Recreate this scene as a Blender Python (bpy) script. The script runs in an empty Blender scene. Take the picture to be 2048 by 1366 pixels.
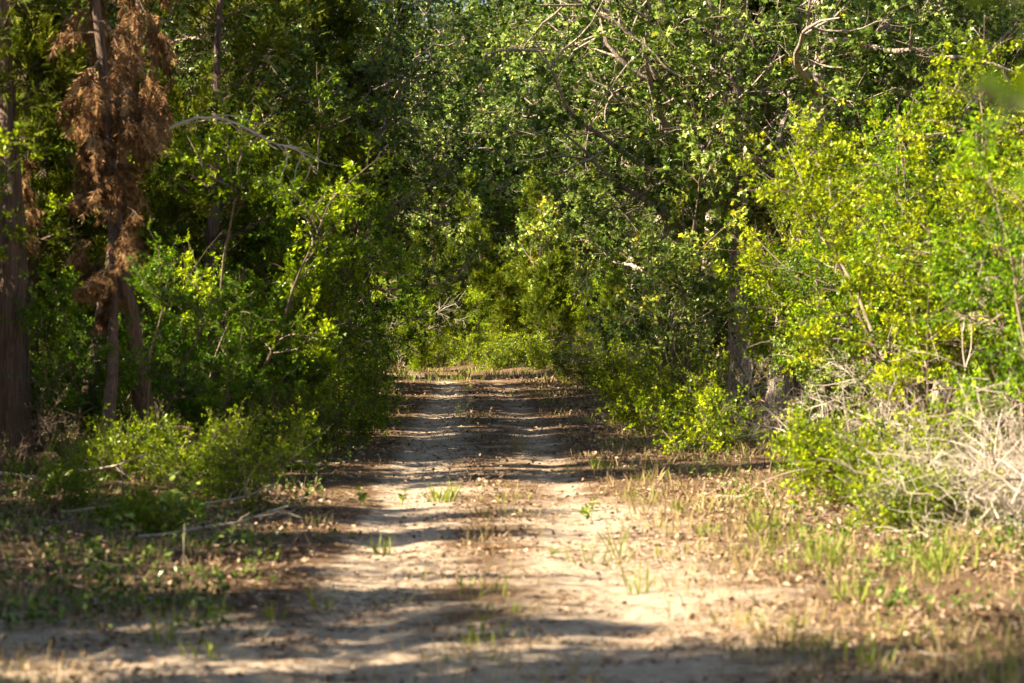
import bpy, math
import numpy as np
from mathutils import Vector, noise as mnoise

S = bpy.context.scene
COL = S.collection
F = 4836.0            # focal length in photo pixels (85 mm on a 36 mm sensor, 2048 px wide)
CAM_H = 1.7
HORIZON = 640.0

# ------------------------------------------------------------------ camera, light, exposure
cam_d = bpy.data.cameras.new('camera')
cam = bpy.data.objects.new('camera', cam_d); COL.objects.link(cam)
cam_d.lens = 85; cam_d.sensor_width = 36
cam_d.clip_start = 0.1; cam_d.clip_end = 3000
cam.location = (0, 0, CAM_H)
cam.rotation_euler = (math.radians(90) - math.atan((683 - HORIZON) / F), 0, 0)
cam_d.dof.use_dof = True
cam_d.dof.focus_distance = 52
cam_d.dof.aperture_fstop = 2.8
S.camera = cam

SUN_EL = math.radians(37)
SUN_AZ = math.atan2(-0.94, -0.34)          # where the sun stands: left of and behind the camera
sun_pos = Vector((math.sin(SUN_AZ) * math.cos(SUN_EL), math.cos(SUN_AZ) * math.cos(SUN_EL), math.sin(SUN_EL)))
W = bpy.data.worlds.new('World'); S.world = W; W.use_nodes = True
nt = W.node_tree
bg = nt.nodes['Background']
sky = nt.nodes.new('ShaderNodeTexSky'); sky.sky_type = 'NISHITA'
sky.sun_disc = False; sky.sun_elevation = SUN_EL; sky.sun_rotation = SUN_AZ % (2 * math.pi)
nt.links.new(sky.outputs[0], bg.inputs[0]); bg.inputs[1].default_value = 0.05
sl = bpy.data.lights.new('sun', 'SUN'); sl.energy = 5.0; sl.angle = math.radians(0.53); sl.color = (1.0, 0.87, 0.67)
sun = bpy.data.objects.new('sun', sl); COL.objects.link(sun)
sun.rotation_euler = sun_pos.to_track_quat('Z', 'Y').to_euler()
S.view_settings.view_transform = 'Standard'; S.view_settings.look = 'None'
S.view_settings.exposure = 2.12; S.view_settings.gamma = 1; S.view_settings.use_curve_mapping = False
c = S.cycles
c.max_bounces = 3; c.diffuse_bounces = 1; c.glossy_bounces = 1; c.transmission_bounces = 3
c.transparent_max_bounces = 2; c.caustics_reflective = False; c.caustics_refractive = False
c.use_denoising = True; c.sample_clamp_indirect = 4

# ------------------------------------------------------------------ numpy mesh helpers
def unit(v):
    return v / np.maximum(np.linalg.norm(v, axis=-1, keepdims=True), 1e-9)

class MB:
    """collects faces and links them as one mesh"""
    def __init__(self):
        self.v = []; self.f = []; self.n = 0
    def add(self, v, f, mat=0, tint=0.5, smooth=False):
        v = np.asarray(v, np.float32).reshape(-1, 3); f = np.asarray(f, np.int32)
        t = np.broadcast_to(np.asarray(tint, np.float32), (len(f),))
        self.v.append(v); self.f.append((f + self.n, mat, t, smooth)); self.n += len(v)
    def mesh(self, name, mats):
        me = bpy.data.meshes.new(name)
        V = np.concatenate(self.v)
        L = np.concatenate([f.ravel() for f, *_ in self.f])
        sizes = np.concatenate([np.full(len(f), f.shape[1], np.int32) for f, *_ in self.f])
        starts = np.concatenate([[0], np.cumsum(sizes)[:-1]]).astype(np.int32)
        me.vertices.add(len(V)); me.vertices.foreach_set('co', V.ravel())
        me.loops.add(len(L)); me.loops.foreach_set('vertex_index', L.astype(np.int32))
        me.polygons.add(len(sizes)); me.polygons.foreach_set('loop_start', starts)
        me.polygons.foreach_set('material_index', np.concatenate([np.full(len(f), m, np.int32) for f, m, *_ in self.f]))
        me.polygons.foreach_set('use_smooth', np.concatenate([np.full(len(f), s, bool) for f, m, t, s in self.f]))
        a = me.attributes.new('tint', 'FLOAT', 'FACE')
        a.data.foreach_set('value', np.concatenate([t for _, _, t, _ in self.f]).astype(np.float32))
        for m in mats: me.materials.append(m)
        me.update(calc_edges=True)
        return me

def grow(P0, D0, L, n, wiggle, pull, rng):
    P0 = np.asarray(P0, float); d = unit(np.asarray(D0, float)); L = np.asarray(L, float)
    pts = [P0]
    for i in range(n - 1):
        d = unit(d + wiggle * rng.normal(size=d.shape) + np.asarray(pull))
        pts.append(pts[-1] + d * (L / (n - 1))[:, None])
    return np.stack(pts, 1)

def spawn(pts, per, t0, t1, a0, a1, rng, flat=0.0, tpow=1.0):
    B, n, _ = pts.shape
    idx = np.repeat(np.arange(B), per)
    t = t0 + (t1 - t0) * rng.random(B * per) ** tpow
    u = t * (n - 1); i = np.minimum(u.astype(int), n - 2); fr = (u - i)[:, None]
    P = pts[idx, i] * (1 - fr) + pts[idx, i + 1] * fr
    T = unit(pts[idx, i + 1] - pts[idx, i])
    r = rng.normal(size=T.shape); r[:, 2] *= (1 - flat)
    N = unit(r - (r * T).sum(1, keepdims=True) * T)
    a = np.radians(a0 + (a1 - a0) * rng.random(B * per))[:, None]
    return P, T * np.cos(a) + N * np.sin(a), t, idx

def tubes(mb, pts, r0, r1, sides, mat=0, tint=0.5, power=1.0, rough=0.0, rng=None):
    """r0, r1: radii at both ends, per line"""
    pts = np.asarray(pts, float); B, n, _ = pts.shape
    T = np.empty_like(pts); T[:, 1:-1] = pts[:, 2:] - pts[:, :-2]; T[:, 0] = pts[:, 1] - pts[:, 0]; T[:, -1] = pts[:, -1] - pts[:, -2]
    T = unit(T)
    ref = np.where(np.abs(T[:, :1, 2:3]) > 0.8, np.array([1., 0, 0]), np.array([0, 0, 1.]))
    ref = np.broadcast_to(ref, T.shape)
    U = unit(np.cross(T, ref)); Vv = np.cross(T, U)
    s = np.linspace(0, 1, n)[None, :] ** power
    R = (np.broadcast_to(r0, (B,))[:, None] * (1 - s) + np.broadcast_to(r1, (B,))[:, None] * s)
    a = np.linspace(0, 2 * np.pi, sides, endpoint=False)
    RR = R[:, :, None, None] * np.ones((1, 1, sides, 1))
    if rough:
        RR = RR * (1 + rough * rng.normal(size=(B, n, sides, 1)))
    V = pts[:, :, None] + RR * (np.cos(a)[None, None, :, None] * U[:, :, None] + np.sin(a)[None, None, :, None] * Vv[:, :, None])
    b = np.arange(B)[:, None, None] * n * sides; k = np.arange(n - 1)[None, :, None] * sides
    j = np.arange(sides)[None, None, :]; j2 = (j + 1) % sides
    f = np.stack(np.broadcast_arrays(b + k + j, b + k + j2, b + k + sides + j2, b + k + sides + j), -1).reshape(-1, 4)
    tt = np.repeat(np.broadcast_to(tint, (B,)), (n - 1) * sides)
    mb.add(V.reshape(-1, 3), f, mat, tt, True)

def scatter(mb, tv, tf, P, D, size, rng, mat=0, tint=0.5, up=0.6, nrm=None):
    """put the leaf template at P, its length along D, its face turned partly to the sky"""
    N = len(P); D = unit(D)
    if nrm is None:
        nrm = rng.normal(size=(N, 3)); nrm[:, 2] += up * 2
    Z = unit(nrm - (nrm * D).sum(1, keepdims=True) * D); X = np.cross(D, Z)
    size = np.broadcast_to(size, (N,))[:, None, None]
    V = P[:, None] + size * (tv[None, :, 0:1] * X[:, None] + tv[None, :, 1:2] * D[:, None] + tv[None, :, 2:3] * Z[:, None])
    f = (np.asarray(tf)[None] + (np.arange(N) * len(tv))[:, None, None]).reshape(-1, len(tf[0]))
    mb.add(V.reshape(-1, 3), f, mat, np.repeat(np.broadcast_to(tint, (N,)), len(tf)))

# leaf templates: x across, y along, z up
OAK_V = np.array([(0, 0, 0), (0, .52, .04), (0, 1, -.06),
                  (.20, .30, .02), (.12, .46, .04), (.40, .74, -.05), (.15, .80, .0),
                  (-.20, .30, .02), (-.12, .46, .04), (-.40, .74, -.05), (-.15, .80, .0)], float)
OAK_F = [(0, 3, 1), (3, 4, 1), (4, 5, 1), (5, 6, 1), (6, 2, 1), (0, 1, 7), (7, 1, 8), (8, 1, 9), (9, 1, 10), (10, 1, 2)]
LEAF_V = np.array([(0, 0, 0), (.24, .5, .07), (0, 1, 0), (-.24, .5, .07)], float)
LEAF_F = [(0, 1, 2), (0, 2, 3)]
BIG_V = np.array([(0, 0, 0), (.20, .3, .05), (.26, .62, .04), (0, 1, -.05), (-.26, .62, .04), (-.20, .3, .05), (0, .5, 0)], float)
BIG_F = [(0, 1, 6), (1, 2, 6), (2, 3, 6), (6, 3, 4), (6, 4, 5), (6, 5, 0)]
def spray(n, seed, w=.05, spread=38):
    r = np.random.default_rng(seed); V = []; Fc = []
    for i in range(n):
        y = .75 * i / n; s = -1 if i % 2 else 1
        a = math.radians(s * spread * (1 - .5 * i / n) + r.normal() * 9); l = (.55 - .25 * i / n) * (0.8 + .4 * r.random())
        if i == n - 1: a = 0.05; y = 0; l = 1.0
        z = r.normal() * .10
        d = np.array([math.sin(a), math.cos(a), z]); p = np.array([math.cos(a), -math.sin(a), r.normal() * .8]) * w
        b = np.array([0, y, 0]); k = len(V)
        V += [b - p * .6, b + p * .6, b + d * l * .6 + p, b + d * l]
        Fc += [(k, k + 1, k + 2), (k, k + 2, k + 3)]
    return np.array(V), Fc
SPRAY_V, SPRAY_F = spray(6, 3, .045)

# ------------------------------------------------------------------ materials
def ramp(nt, stops):
    n = nt.nodes.new('ShaderNodeValToRGB'); cr = n.color_ramp
    while len(cr.elements) < len(stops): cr.elements.new(0.5)
    for e, (p, col) in zip(cr.elements, stops): e.position = p; e.color = (*col, 1)
    return n

def leaf_mat(name, stops, transl=0.35, rough=0.5, spec=0.3):
    m = bpy.data.materials.new(name); m.use_nodes = True; nt = m.node_tree; N = nt.nodes; Lk = nt.links
    pb = N['Principled BSDF']; out = N['Material Output']
    at = N.new('ShaderNodeAttribute'); at.attribute_name = 'tint'
    cr = ramp(nt, stops); Lk.new(at.outputs['Fac'], cr.inputs[0])
    oi = N.new('ShaderNodeObjectInfo')
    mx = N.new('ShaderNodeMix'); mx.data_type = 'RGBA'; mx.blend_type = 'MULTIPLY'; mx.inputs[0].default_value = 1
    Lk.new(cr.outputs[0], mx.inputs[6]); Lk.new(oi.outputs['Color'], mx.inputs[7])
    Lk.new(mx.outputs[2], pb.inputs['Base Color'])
    pb.inputs['Roughness'].default_value = rough; pb.inputs['Specular IOR Level'].default_value = spec
    tr = N.new('ShaderNodeBsdfTranslucent'); Lk.new(mx.outputs[2], tr.inputs[0])
    ms = N.new('ShaderNodeMixShader'); ms.inputs[0].default_value = transl
    Lk.new(pb.outputs[0], ms.inputs[1]); Lk.new(tr.outputs[0], ms.inputs[2]); Lk.new(ms.outputs[0], out.inputs[0])
    return m

def bark_mat(name, c0, c1, scale=9.0, stretch=0.18, bump=0.6, rough=0.9):
    m = bpy.data.materials.new(name); m.use_nodes = True; nt = m.node_tree; N = nt.nodes; Lk = nt.links
    pb = N['Principled BSDF']
    tc = N.new('ShaderNodeTexCoord'); mp = N.new('ShaderNodeMapping'); mp.inputs['Scale'].default_value = (1, 1, stretch)
    Lk.new(tc.outputs['Object'], mp.inputs[0])
    vo = N.new('ShaderNodeTexVoronoi'); vo.feature = 'DISTANCE_TO_EDGE'; vo.inputs['Scale'].default_value = scale * 2
    no = N.new('ShaderNodeTexNoise'); no.inputs['Scale'].default_value = scale; no.inputs['Detail'].default_value = 8; no.inputs['Roughness'].default_value = .7
    Lk.new(mp.outputs[0], no.inputs[0])
    ad = N.new('ShaderNodeVectorMath'); ad.operation = 'ADD'; sc = N.new('ShaderNodeVectorMath'); sc.operation = 'SCALE'; sc.inputs['Scale'].default_value = .12
    Lk.new(no.outputs['Color'], sc.inputs[0]); Lk.new(mp.outputs[0], ad.inputs[0]); Lk.new(sc.outputs[0], ad.inputs[1]); Lk.new(ad.outputs[0], vo.inputs[0])
    mm = N.new('ShaderNodeMath'); mm.operation = 'MULTIPLY_ADD'; mm.inputs[1].default_value = 1.6
    Lk.new(vo.outputs[0], mm.inputs[0]); Lk.new(no.outputs[0], mm.inputs[2])
    cr = ramp(nt, [(.35, c0), (.62, [(a + b) / 2 for a, b in zip(c0, c1)]), (.95, c1)]); Lk.new(mm.outputs[0], cr.inputs[0])
    Lk.new(cr.outputs[0], pb.inputs['Base Color']); pb.inputs['Roughness'].default_value = rough
    bp = N.new('ShaderNodeBump'); bp.inputs['Strength'].default_value = bump; bp.inputs['Distance'].default_value = .03
    Lk.new(mm.outputs[0], bp.inputs['Height']); Lk.new(bp.outputs[0], pb.inputs['Normal'])
    return m

def tint_mat(name, stops, rough=0.85):
    m = bpy.data.materials.new(name); m.use_nodes = True; nt = m.node_tree; N = nt.nodes; Lk = nt.links
    pb = N['Principled BSDF']; at = N.new('ShaderNodeAttribute'); at.attribute_name = 'tint'
    tc = N.new('ShaderNodeTexCoord'); no = N.new('ShaderNodeTexNoise'); no.inputs['Scale'].default_value = 14; no.inputs['Detail'].default_value = 5
    Lk.new(tc.outputs['Object'], no.inputs[0])
    mm = N.new('ShaderNodeMath'); mm.operation = 'MULTIPLY_ADD'; mm.inputs[1].default_value = .7
    sb = N.new('ShaderNodeMath'); sb.operation = 'SUBTRACT'; sb.inputs[1].default_value = .35
    Lk.new(no.outputs[0], mm.inputs[0]); Lk.new(at.outputs['Fac'], mm.inputs[2]); Lk.new(mm.outputs[0], sb.inputs[0])
    cr = ramp(nt, stops); Lk.new(sb.outputs[0], cr.inputs[0])
    Lk.new(cr.outputs[0], pb.inputs['Base Color']); pb.inputs['Roughness'].default_value = rough
    pb.inputs['Specular IOR Level'].default_value = .2
    return m

M_OAK = leaf_mat('oak_leaf', [(0, (.010, .028, .002)), (.45, (.085, .145, .014)), (.85, (.35, .42, .085)), (.97, (.50, .44, .02))], .20, .3, .22)
M_YAUPON = leaf_mat('yaupon_leaf', [(0, (.012, .035, .001)), (.45, (.125, .20, .002)), (.9, (.45, .52, .008))], .28, .3, .2)
M_CEDAR = leaf_mat('cedar_needle', [(0, (.010, .020, .002)), (.5, (.075, .098, .005)), (1, (.27, .29, .010))], .2, .6, .08)
M_DEAD = leaf_mat('dead_needle', [(0, (.05, .025, .011)), (.5, (.24, .125, .05)), (1, (.58, .36, .17))], .12, .8, .1)
M_GRASS = leaf_mat('grass_blade', [(0, (.42, .30, .16)), (.3, (.36, .28, .10)), (.5, (.16, .22, .02)), (1, (.34, .38, .05))], .4, .5, .2)
M_TWIG = tint_mat('twig_bark', [(0, (.05, .035, .022)), (.5, (.13, .095, .065)), (1, (.33, .26, .19))])
M_GREY = tint_mat('weathered_wood', [(0, (.14, .105, .075)), (.5, (.38, .31, .23)), (1, (.60, .53, .43))])
M_LITTER = tint_mat('fallen_leaf', [(0, (.08, .045, .025)), (.5, (.24, .145, .08)), (1, (.50, .37, .24))])
M_BARK = bark_mat('oak_bark', (.075, .056, .041), (.58, .45, .355), 10, .35, .8)
M_CBARK = bark_mat('cedar_bark', (.05, .028, .018), (.30, .19, .13), 16, .06, .9)

# ------------------------------------------------------------------ the ground
def xc(y):
    y = np.asarray(y, float)
    return -0.0165 * (y - 8) - 0.0065 * np.maximum(y - 60, 0) ** 2
def smooth_noise(x, y, s, seed):
    r = np.random.default_rng(seed); v = 0
    for i in range(7):
        a = r.random() * 6.28; k = (0.6 + 1.6 * r.random()) / s
        v = v + np.sin((x * math.cos(a) + y * math.sin(a)) * k * 6.28 + r.random() * 6.28)
    return v / 3.0
def ground_h(x, y):
    x = np.asarray(x, float); y = np.asarray(y, float)
    u = x - xc(y)
    rut = np.exp(-((np.abs(u) - .78) / .26) ** 2)
    bank = np.clip((np.abs(u) - 1.5) / 2.0, 0, 1)
    h = -0.03 * rut + .14 * bank * bank
    h += .005 * smooth_noise(x, y, 1.7, 1) + .0025 * smooth_noise(x, y, .5, 2) * (y < 60) + .06 * smooth_noise(x, y, 6, 3) * bank
    h += .035 * smooth_noise(x * .5, y, 17, 9) * np.clip((y - 14) / 20, 0, 1) * (y < 90)
    return h
gx = np.concatenate([[-900, -400, -150, -60, -30, -18, -12, -9], np.arange(-7, 7.01, .1), [8, 9, 12, 18, 30, 60, 150, 400, 900]])
gy = np.concatenate([[-300, -100, -30, -10, 0, 4, 7], np.arange(9, 40, .12), np.arange(40, 95, .3), [96, 99, 105, 115, 130, 160, 220, 400, 900, 2000]])
GX, GY = np.meshgrid(gx, gy); GZ = ground_h(GX, GY) + np.random.default_rng(8).normal(size=GX.shape) * .004 * ((GY > 8.5) & (GY < 92) & (np.abs(GX) < 7.2))
gm = MB(); nx = len(gx); ii, jj = np.meshgrid(np.arange(len(gy) - 1), np.arange(nx - 1), indexing='ij')
q = (ii * nx + jj).ravel()
gm.add(np.stack([GX, GY, GZ], -1).reshape(-1, 3), np.stack([q, q + 1, q + nx + 1, q + nx], -1), 0, 0.5, True)
m = bpy.data.materials.new('sandy_soil'); m.use_nodes = True; nt = m.node_tree; N = nt.nodes; Lk = nt.links
pb = N['Principled BSDF']; pb.inputs['Roughness'].default_value = .95; pb.inputs['Specular IOR Level'].default_value = .1
tc = N.new('ShaderNodeTexCoord')
def nz(scale, detail=6, rough=.6, sx=(1, 1, 1)):
    mp = N.new('ShaderNodeMapping'); mp.inputs['Scale'].default_value = sx; Lk.new(tc.outputs['Object'], mp.inputs[0])
    n = N.new('ShaderNodeTexNoise'); n.inputs['Scale'].default_value = scale; n.inputs['Detail'].default_value = detail; n.inputs['Roughness'].default_value = rough
    Lk.new(mp.outputs[0], n.inputs[0]); return n
sa = N.new('ShaderNodeAttribute'); sa.attribute_name = 'sand'
n1 = nz(1.3, 9, .75); n2 = nz(40, 4, .7); n3 = nz(9, 8, .75)
fac = N.new('ShaderNodeMath'); fac.operation = 'MULTIPLY_ADD'; fac.inputs[1].default_value = 1.9; Lk.new(n1.outputs[0], fac.inputs[0])
sb = N.new('ShaderNodeMath'); sb.operation = 'SUBTRACT'; sb.inputs[1].default_value = 1.03
Lk.new(sa.outputs['Fac'], fac.inputs[2]); Lk.new(fac.outputs[0], sb.inputs[0])
mr = N.new('ShaderNodeMapRange'); mr.inputs['From Min'].default_value = .28; mr.inputs['From Max'].default_value = .62; Lk.new(sb.outputs[0], mr.inputs[0])
sandc = ramp(nt, [(.3, (.30, .21, .145)), (.5, (.56, .43, .30)), (.7, (.74, .60, .45))]); Lk.new(n3.outputs[0], sandc.inputs[0])
soilc = ramp(nt, [(.3, (.05, .03, .017)), (.5, (.16, .095, .05)), (.64, (.30, .20, .12))]); Lk.new(n2.outputs[0], soilc.inputs[0])
mx = N.new('ShaderNodeMix'); mx.data_type = 'RGBA'; Lk.new(mr.outputs[0], mx.inputs[0]); Lk.new(soilc.outputs[0], mx.inputs[6]); Lk.new(sandc.outputs[0], mx.inputs[7])
Lk.new(mx.outputs[2], pb.inputs['Base Color'])
bp = N.new('ShaderNodeBump'); bp.inputs['Strength'].default_value = 1; bp.inputs['Distance'].default_value = .07
Lk.new(n3.outputs[0], bp.inputs['Height']); Lk.new(bp.outputs[0], pb.inputs['Normal'])
M_SOIL = m
gme = gm.mesh('ground', [M_SOIL])
U = GX - xc(GY)
sand = .62 * np.exp(-((U + .72) / .42) ** 2) + .30 * np.exp(-((U - .78) / .40) ** 2) + .36 * np.exp(-(U / 1.5) ** 2)
sand = np.maximum(sand, np.clip((15.5 - GY) / 3, 0, 1) * np.clip((1.6 - U) / .9, 0, 1) * .9)
sand = np.maximum(sand, .75 * np.exp(-((U - .9) / 1.1) ** 2) * np.clip((26 - GY) / 4, 0, 1))
sand = sand * (1 - .35 * np.clip((GY - 48) / 20, 0, 1)) * (np.abs(U) < 6)
a = gme.attributes.new('sand', 'FLOAT', 'POINT'); a.data.foreach_set('value', sand.ravel().astype(np.float32))
ground = bpy.data.objects.new('ground', gme); COL.objects.link(ground); ground['kind'] = 'structure'
ground['label'] = 'sandy two-rut woodland track with leaf litter on both sides'

# ------------------------------------------------------------------ plant builders: each returns {part name: mesh}
def tintr(rng, n, cluster=None, lo=.15, hi=.75):
    t = lo + (hi - lo) * rng.random(n)
    if cluster is not None: t = .5 * t + .5 * (lo + (hi - lo) * cluster)
    return np.clip(t, 0, 1)

def make_cedar(name, seed, H=9.0, R=2.0, t_low=.12, limbs=60, br=6, tw=5, sp=7, lean=(0, 0), size=.20, leafmat=None, droop=0.0, up=.10, trunk_r=.14):
    rng = np.random.default_rng(seed)
    tr = grow([(0, 0, -.1)], [(lean[0], lean[1], 1)], [H], 22, .035, (0, 0, .02), rng)
    tb = MB(); tubes(tb, tr, trunk_r, .012, 12, 0, .5, .8, .07, rng)
    P, D, t, _ = spawn(tr, limbs, t_low, .985, 62, 88, rng)
    prof = np.clip((1 - t) ** .75 * 1.15, .10, 1) * np.clip(.35 + (t - t_low) * 4, .35, 1)
    L = R * prof * (0.55 + .6 * rng.random(len(t)))
    lb = grow(P, D, L, 7, .12, (0, 0, up - droop), rng)
    tubes(tb, lb, .007 + L * .012, .003, 5, 0, .5)
    P, D, t2, i2 = spawn(lb, br, .18, 1, 30, 62, rng, .3, .8)
    L2 = (.25 + .30 * rng.random(len(t2))) * (1.15 - .5 * t2) * R * .48
    b2 = grow(P, D, L2, 4, .15, (0, 0, up * .6 - droop), rng)
    cm = MB(); tubes(cm, b2, .005, .002, 3, 1, .3 + .3 * rng.random(len(b2)))
    P, D, t3, i3 = spawn(b2, tw, .1, 1, 20, 60, rng, .2)
    L3 = .14 + .16 * rng.random(len(t3))
    b3 = grow(P, D, L3, 3, .2, (0, 0, .04 - 2 * droop), rng)
    cl = rng.random(len(b2))[i3]
    P, D, t4, i4 = spawn(b3, sp, 0, 1, 8, 50, rng)
    D = D + np.array([0, 0, .15 - 3 * droop])
    scatter(cm, SPRAY_V, SPRAY_F, P, D, size * (.6 + .6 * rng.random(len(P))), rng, 0, tintr(rng, len(P), cl[i4], .05, .95), .3)
    return {'trunk': tb.mesh(name + '_trunk', [M_CBARK]), 'crown': cm.mesh(name + '_crown', [leafmat or M_CEDAR, M_TWIG])}

def make_oak(name, seed, H=10, limbs=10, spread=4.2, t_low=.35, path=None, trunk_r=.19, leaf=.115, dens=1.2, bias=(0, 0, 0)):
    rng = np.random.default_rng(seed)
    if path is None:
        tr = grow([(0, 0, -.1)], [(.04 * rng.normal(), .04 * rng.normal(), 1)], [H * .85], 18, .06, (0, 0, .03), rng)
    else:
        p = np.array(path, float); s = np.linspace(0, len(p) - 1, 24); i = np.minimum(s.astype(int), len(p) - 2); fr = (s - i)[:, None]
        tr = (p[i] * (1 - fr) + p[i + 1] * fr)[None]; tr[:, 1:-1] = (tr[:, :-2] + tr[:, 1:-1] * 2 + tr[:, 2:]) / 4
        tr = tr + rng.normal(size=tr.shape) * .012
    tb = MB(); tubes(tb, tr, trunk_r, trunk_r * .3, 12, 0, .5, .9, .05, rng)
    P, D, t, _ = spawn(tr, limbs, t_low, 1, 40, 78, rng); D = D + np.array(bias)
    L = spread * (.65 + .5 * rng.random(limbs)) * (1.1 - .45 * t)
    lb = grow(P, D, L, 11, .20, (0, 0, .035), rng)
    tubes(tb, lb, trunk_r * (.48 - .2 * t), .012, 7, 0, .5)
    P, D, t2, _ = spawn(lb, 8, .12, 1, 35, 75, rng, .3)
    P_, D_, t_, _ = spawn(tr, 18, .42, 1, 50, 85, rng); P = np.concatenate([P, P_]); D = np.concatenate([D, D_]); t2 = np.concatenate([t2, .4 * t_])
    L2 = (1.0 + 1.1 * rng.random(len(t2))) * (1.15 - .45 * t2) * spread / 4.2
    b2 = grow(P, D, L2, 7, .24, (0, 0, .03), rng); tubes(tb, b2, .022, .006, 4, 0, .5)
    P, D, t3, i3 = spawn(b2, 7, .15, 1, 30, 75, rng, .25)
    L3 = .40 + .5 * rng.random(len(t3))
    b3 = grow(P, D, L3, 4, .25, (0, 0, .03), rng)
    cm = MB(); tubes(cm, b3, .008, .003, 3, 1, .3 + .6 * rng.random(len(b3)))
    cl = rng.random(len(b3))
    keep = rng.random(len(b3)) < .82
    P, D, t4, i4 = spawn(b3[keep], int(5 * dens), .2, 1, 25, 70, rng)
    b4 = grow(P, D, .12 + .14 * rng.random(len(P)), 2, .1, (0, 0, .05), rng)
    clk = cl[keep][i4]
    P, D, t5, i5 = spawn(b4, 6, .3, 1, 30, 80, rng)
    tt = tintr(rng, len(P), clk[i5], .05, .9)
    tt = np.where(rng.random(len(P)) < .012, 1.0, tt)
    scatter(cm, OAK_V, OAK_F, P, D, leaf * (.65 + .6 * rng.random(len(P))), rng, 0, tt, .7)
    return {'trunk': tb.mesh(name + '_trunk', [M_BARK]), 'crown': cm.mesh(name + '_crown', [M_OAK, M_TWIG])}

def make_yaupon(name, seed, H=3.7, stems=7, spread=.38, per=(11, 10, 7, 9), leaf=.047, tv=LEAF_V, tf=LEAF_F, base_t=.30, mat=None, bare=0.0):
    rng = np.random.default_rng(seed)
    a = rng.random(stems) * 6.28; s = spread * (.3 + rng.random(stems))
    D0 = np.stack([np.cos(a) * s, np.sin(a) * s, np.ones(stems)], -1)
    P0 = np.stack([np.cos(a) * .12, np.sin(a) * .12, np.full(stems, -.05)], -1)
    st = grow(P0, D0, H * (.7 + .45 * rng.random(stems)), 12, .10, (0, 0, .01), rng)
    tb = MB(); tubes(tb, st, .009 * H, .004, 6, 0, .35 + .5 * rng.random(stems))
    P, D, t, _ = spawn(st, per[0], base_t, 1, 35, 75, rng)
    L = H * .27 * (.5 + .8 * rng.random(len(t))) * (1.2 - .5 * t)
    b1 = grow(P, D, L, 7, .17, (0, 0, .02), rng); tubes(tb, b1, .0028 * H, .003, 4, 0, .4 + .5 * rng.random(len(t)))
    P, D, t, i = spawn(b1, per[1], .12, 1, 30, 75, rng)
    L = .16 + .50 * rng.random(len(t)) ** 2
    b2 = grow(P, D, L, 4, .2, (0, 0, .03), rng)
    cm = MB(); tubes(cm, b2, .0035, .0018, 3, 1, .2 + .5 * rng.random(len(t)))
    cl = rng.random(len(b1))[i]
    keep = rng.random(len(b2)) >= bare
    P, D, t, i = spawn(b2[keep], per[2], .1, 1, 25, 75, rng)
    L = .06 + .12 * rng.random(len(t))
    b3 = grow(P, D, L, 2, .1, (0, 0, .06), rng)
    P, D, t, i3 = spawn(b3, per[3], 0, 1, 30, 85, rng)
    tt = tintr(rng, len(P), cl[keep][i][i3], .0, 1.05); sz = (.55 + .75 * rng.random(len(i)))[i3]
    scatter(cm, tv, tf, P, D, leaf * sz * (.7 + .6 * rng.random(len(P))), rng, 0, tt, .5)
    return {'stem': tb.mesh(name + '_stem', [M_TWIG]), 'crown': cm.mesh(name + '_crown', [mat or M_YAUPON, M_TWIG])}

def make_bare(name, seed, H=2.4, stems=4, spread=.6, per=(7, 5, 3), mat=None, wig=.16, pull=(0, 0, 0)):
    rng = np.random.default_rng(seed)
    a = rng.random(stems) * 6.28; s = spread * (.3 + rng.random(stems))
    D0 = np.stack([np.cos(a) * s, np.sin(a) * s, np.ones(stems)], -1)
    st = grow(np.zeros((stems, 3)) + [0, 0, -.05], D0, H * (.6 + .5 * rng.random(stems)), 12, wig, pull, rng)
    tb = MB(); tubes(tb, st, .0085 * H, .004, 6, 0, .4 + .4 * rng.random(stems))
    P, D, t, _ = spawn(st, per[0], .15, 1, 30, 70, rng)
    b1 = grow(P, D, H * .3 * (.4 + .8 * rng.random(len(t))), 8, wig, pull, rng); tubes(tb, b1, .004 * H, .003, 4, 0, .5 + .4 * rng.random(len(t)))
    P, D, t, _ = spawn(b1, per[1], .15, 1, 30, 70, rng)
    b2 = grow(P, D, H * .12 * (.5 + rng.random(len(t))), 5, wig, pull, rng); tubes(tb, b2, .0022 * H, .002, 3, 0, .5 + .4 * rng.random(len(t)))
    P, D, t, _ = spawn(b2, per[2], .2, 1, 30, 70, rng)
    b3 = grow(P, D, H * .05 * (.5 + rng.random(len(t))), 3, wig, pull, rng); tubes(tb, b3, .0014 * H, .0012, 3, 0, .5 + .4 * rng.random(len(t)))
    return {'branches': tb.mesh(name, [mat or M_GREY])}

def thing(name, cat, label, x, y, z=None, rot=0.0, scale=1.0, meshes=None, group=None, tilt=(0, 0), color=None):
    z = float(ground_h(x, y)) if z is None else z
    if len(meshes) == 1:
        o = bpy.data.objects.new(name, list(meshes.values())[0]); kids = []
    else:
        o = bpy.data.objects.new(name, None); o.empty_display_size = .2
        kids = [bpy.data.objects.new(k, me) for k, me in meshes.items()]
    COL.objects.link(o)
    for k in kids: k.parent = o; COL.objects.link(k)
    o.location = (x, y, z); o.rotation_euler = (tilt[0], tilt[1], rot)
    o.scale = (scale,) * 3 if np.isscalar(scale) else scale
    o['label'] = label; o['category'] = cat
    if group: o['group'] = group
    if color:
        for k in kids or [o]: k.color = (*color, 1)
    return o
def X(px, d): return (px - 1024) / F * d
def Z(py, d): return CAM_H + (HORIZON - py) / F * d

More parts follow.
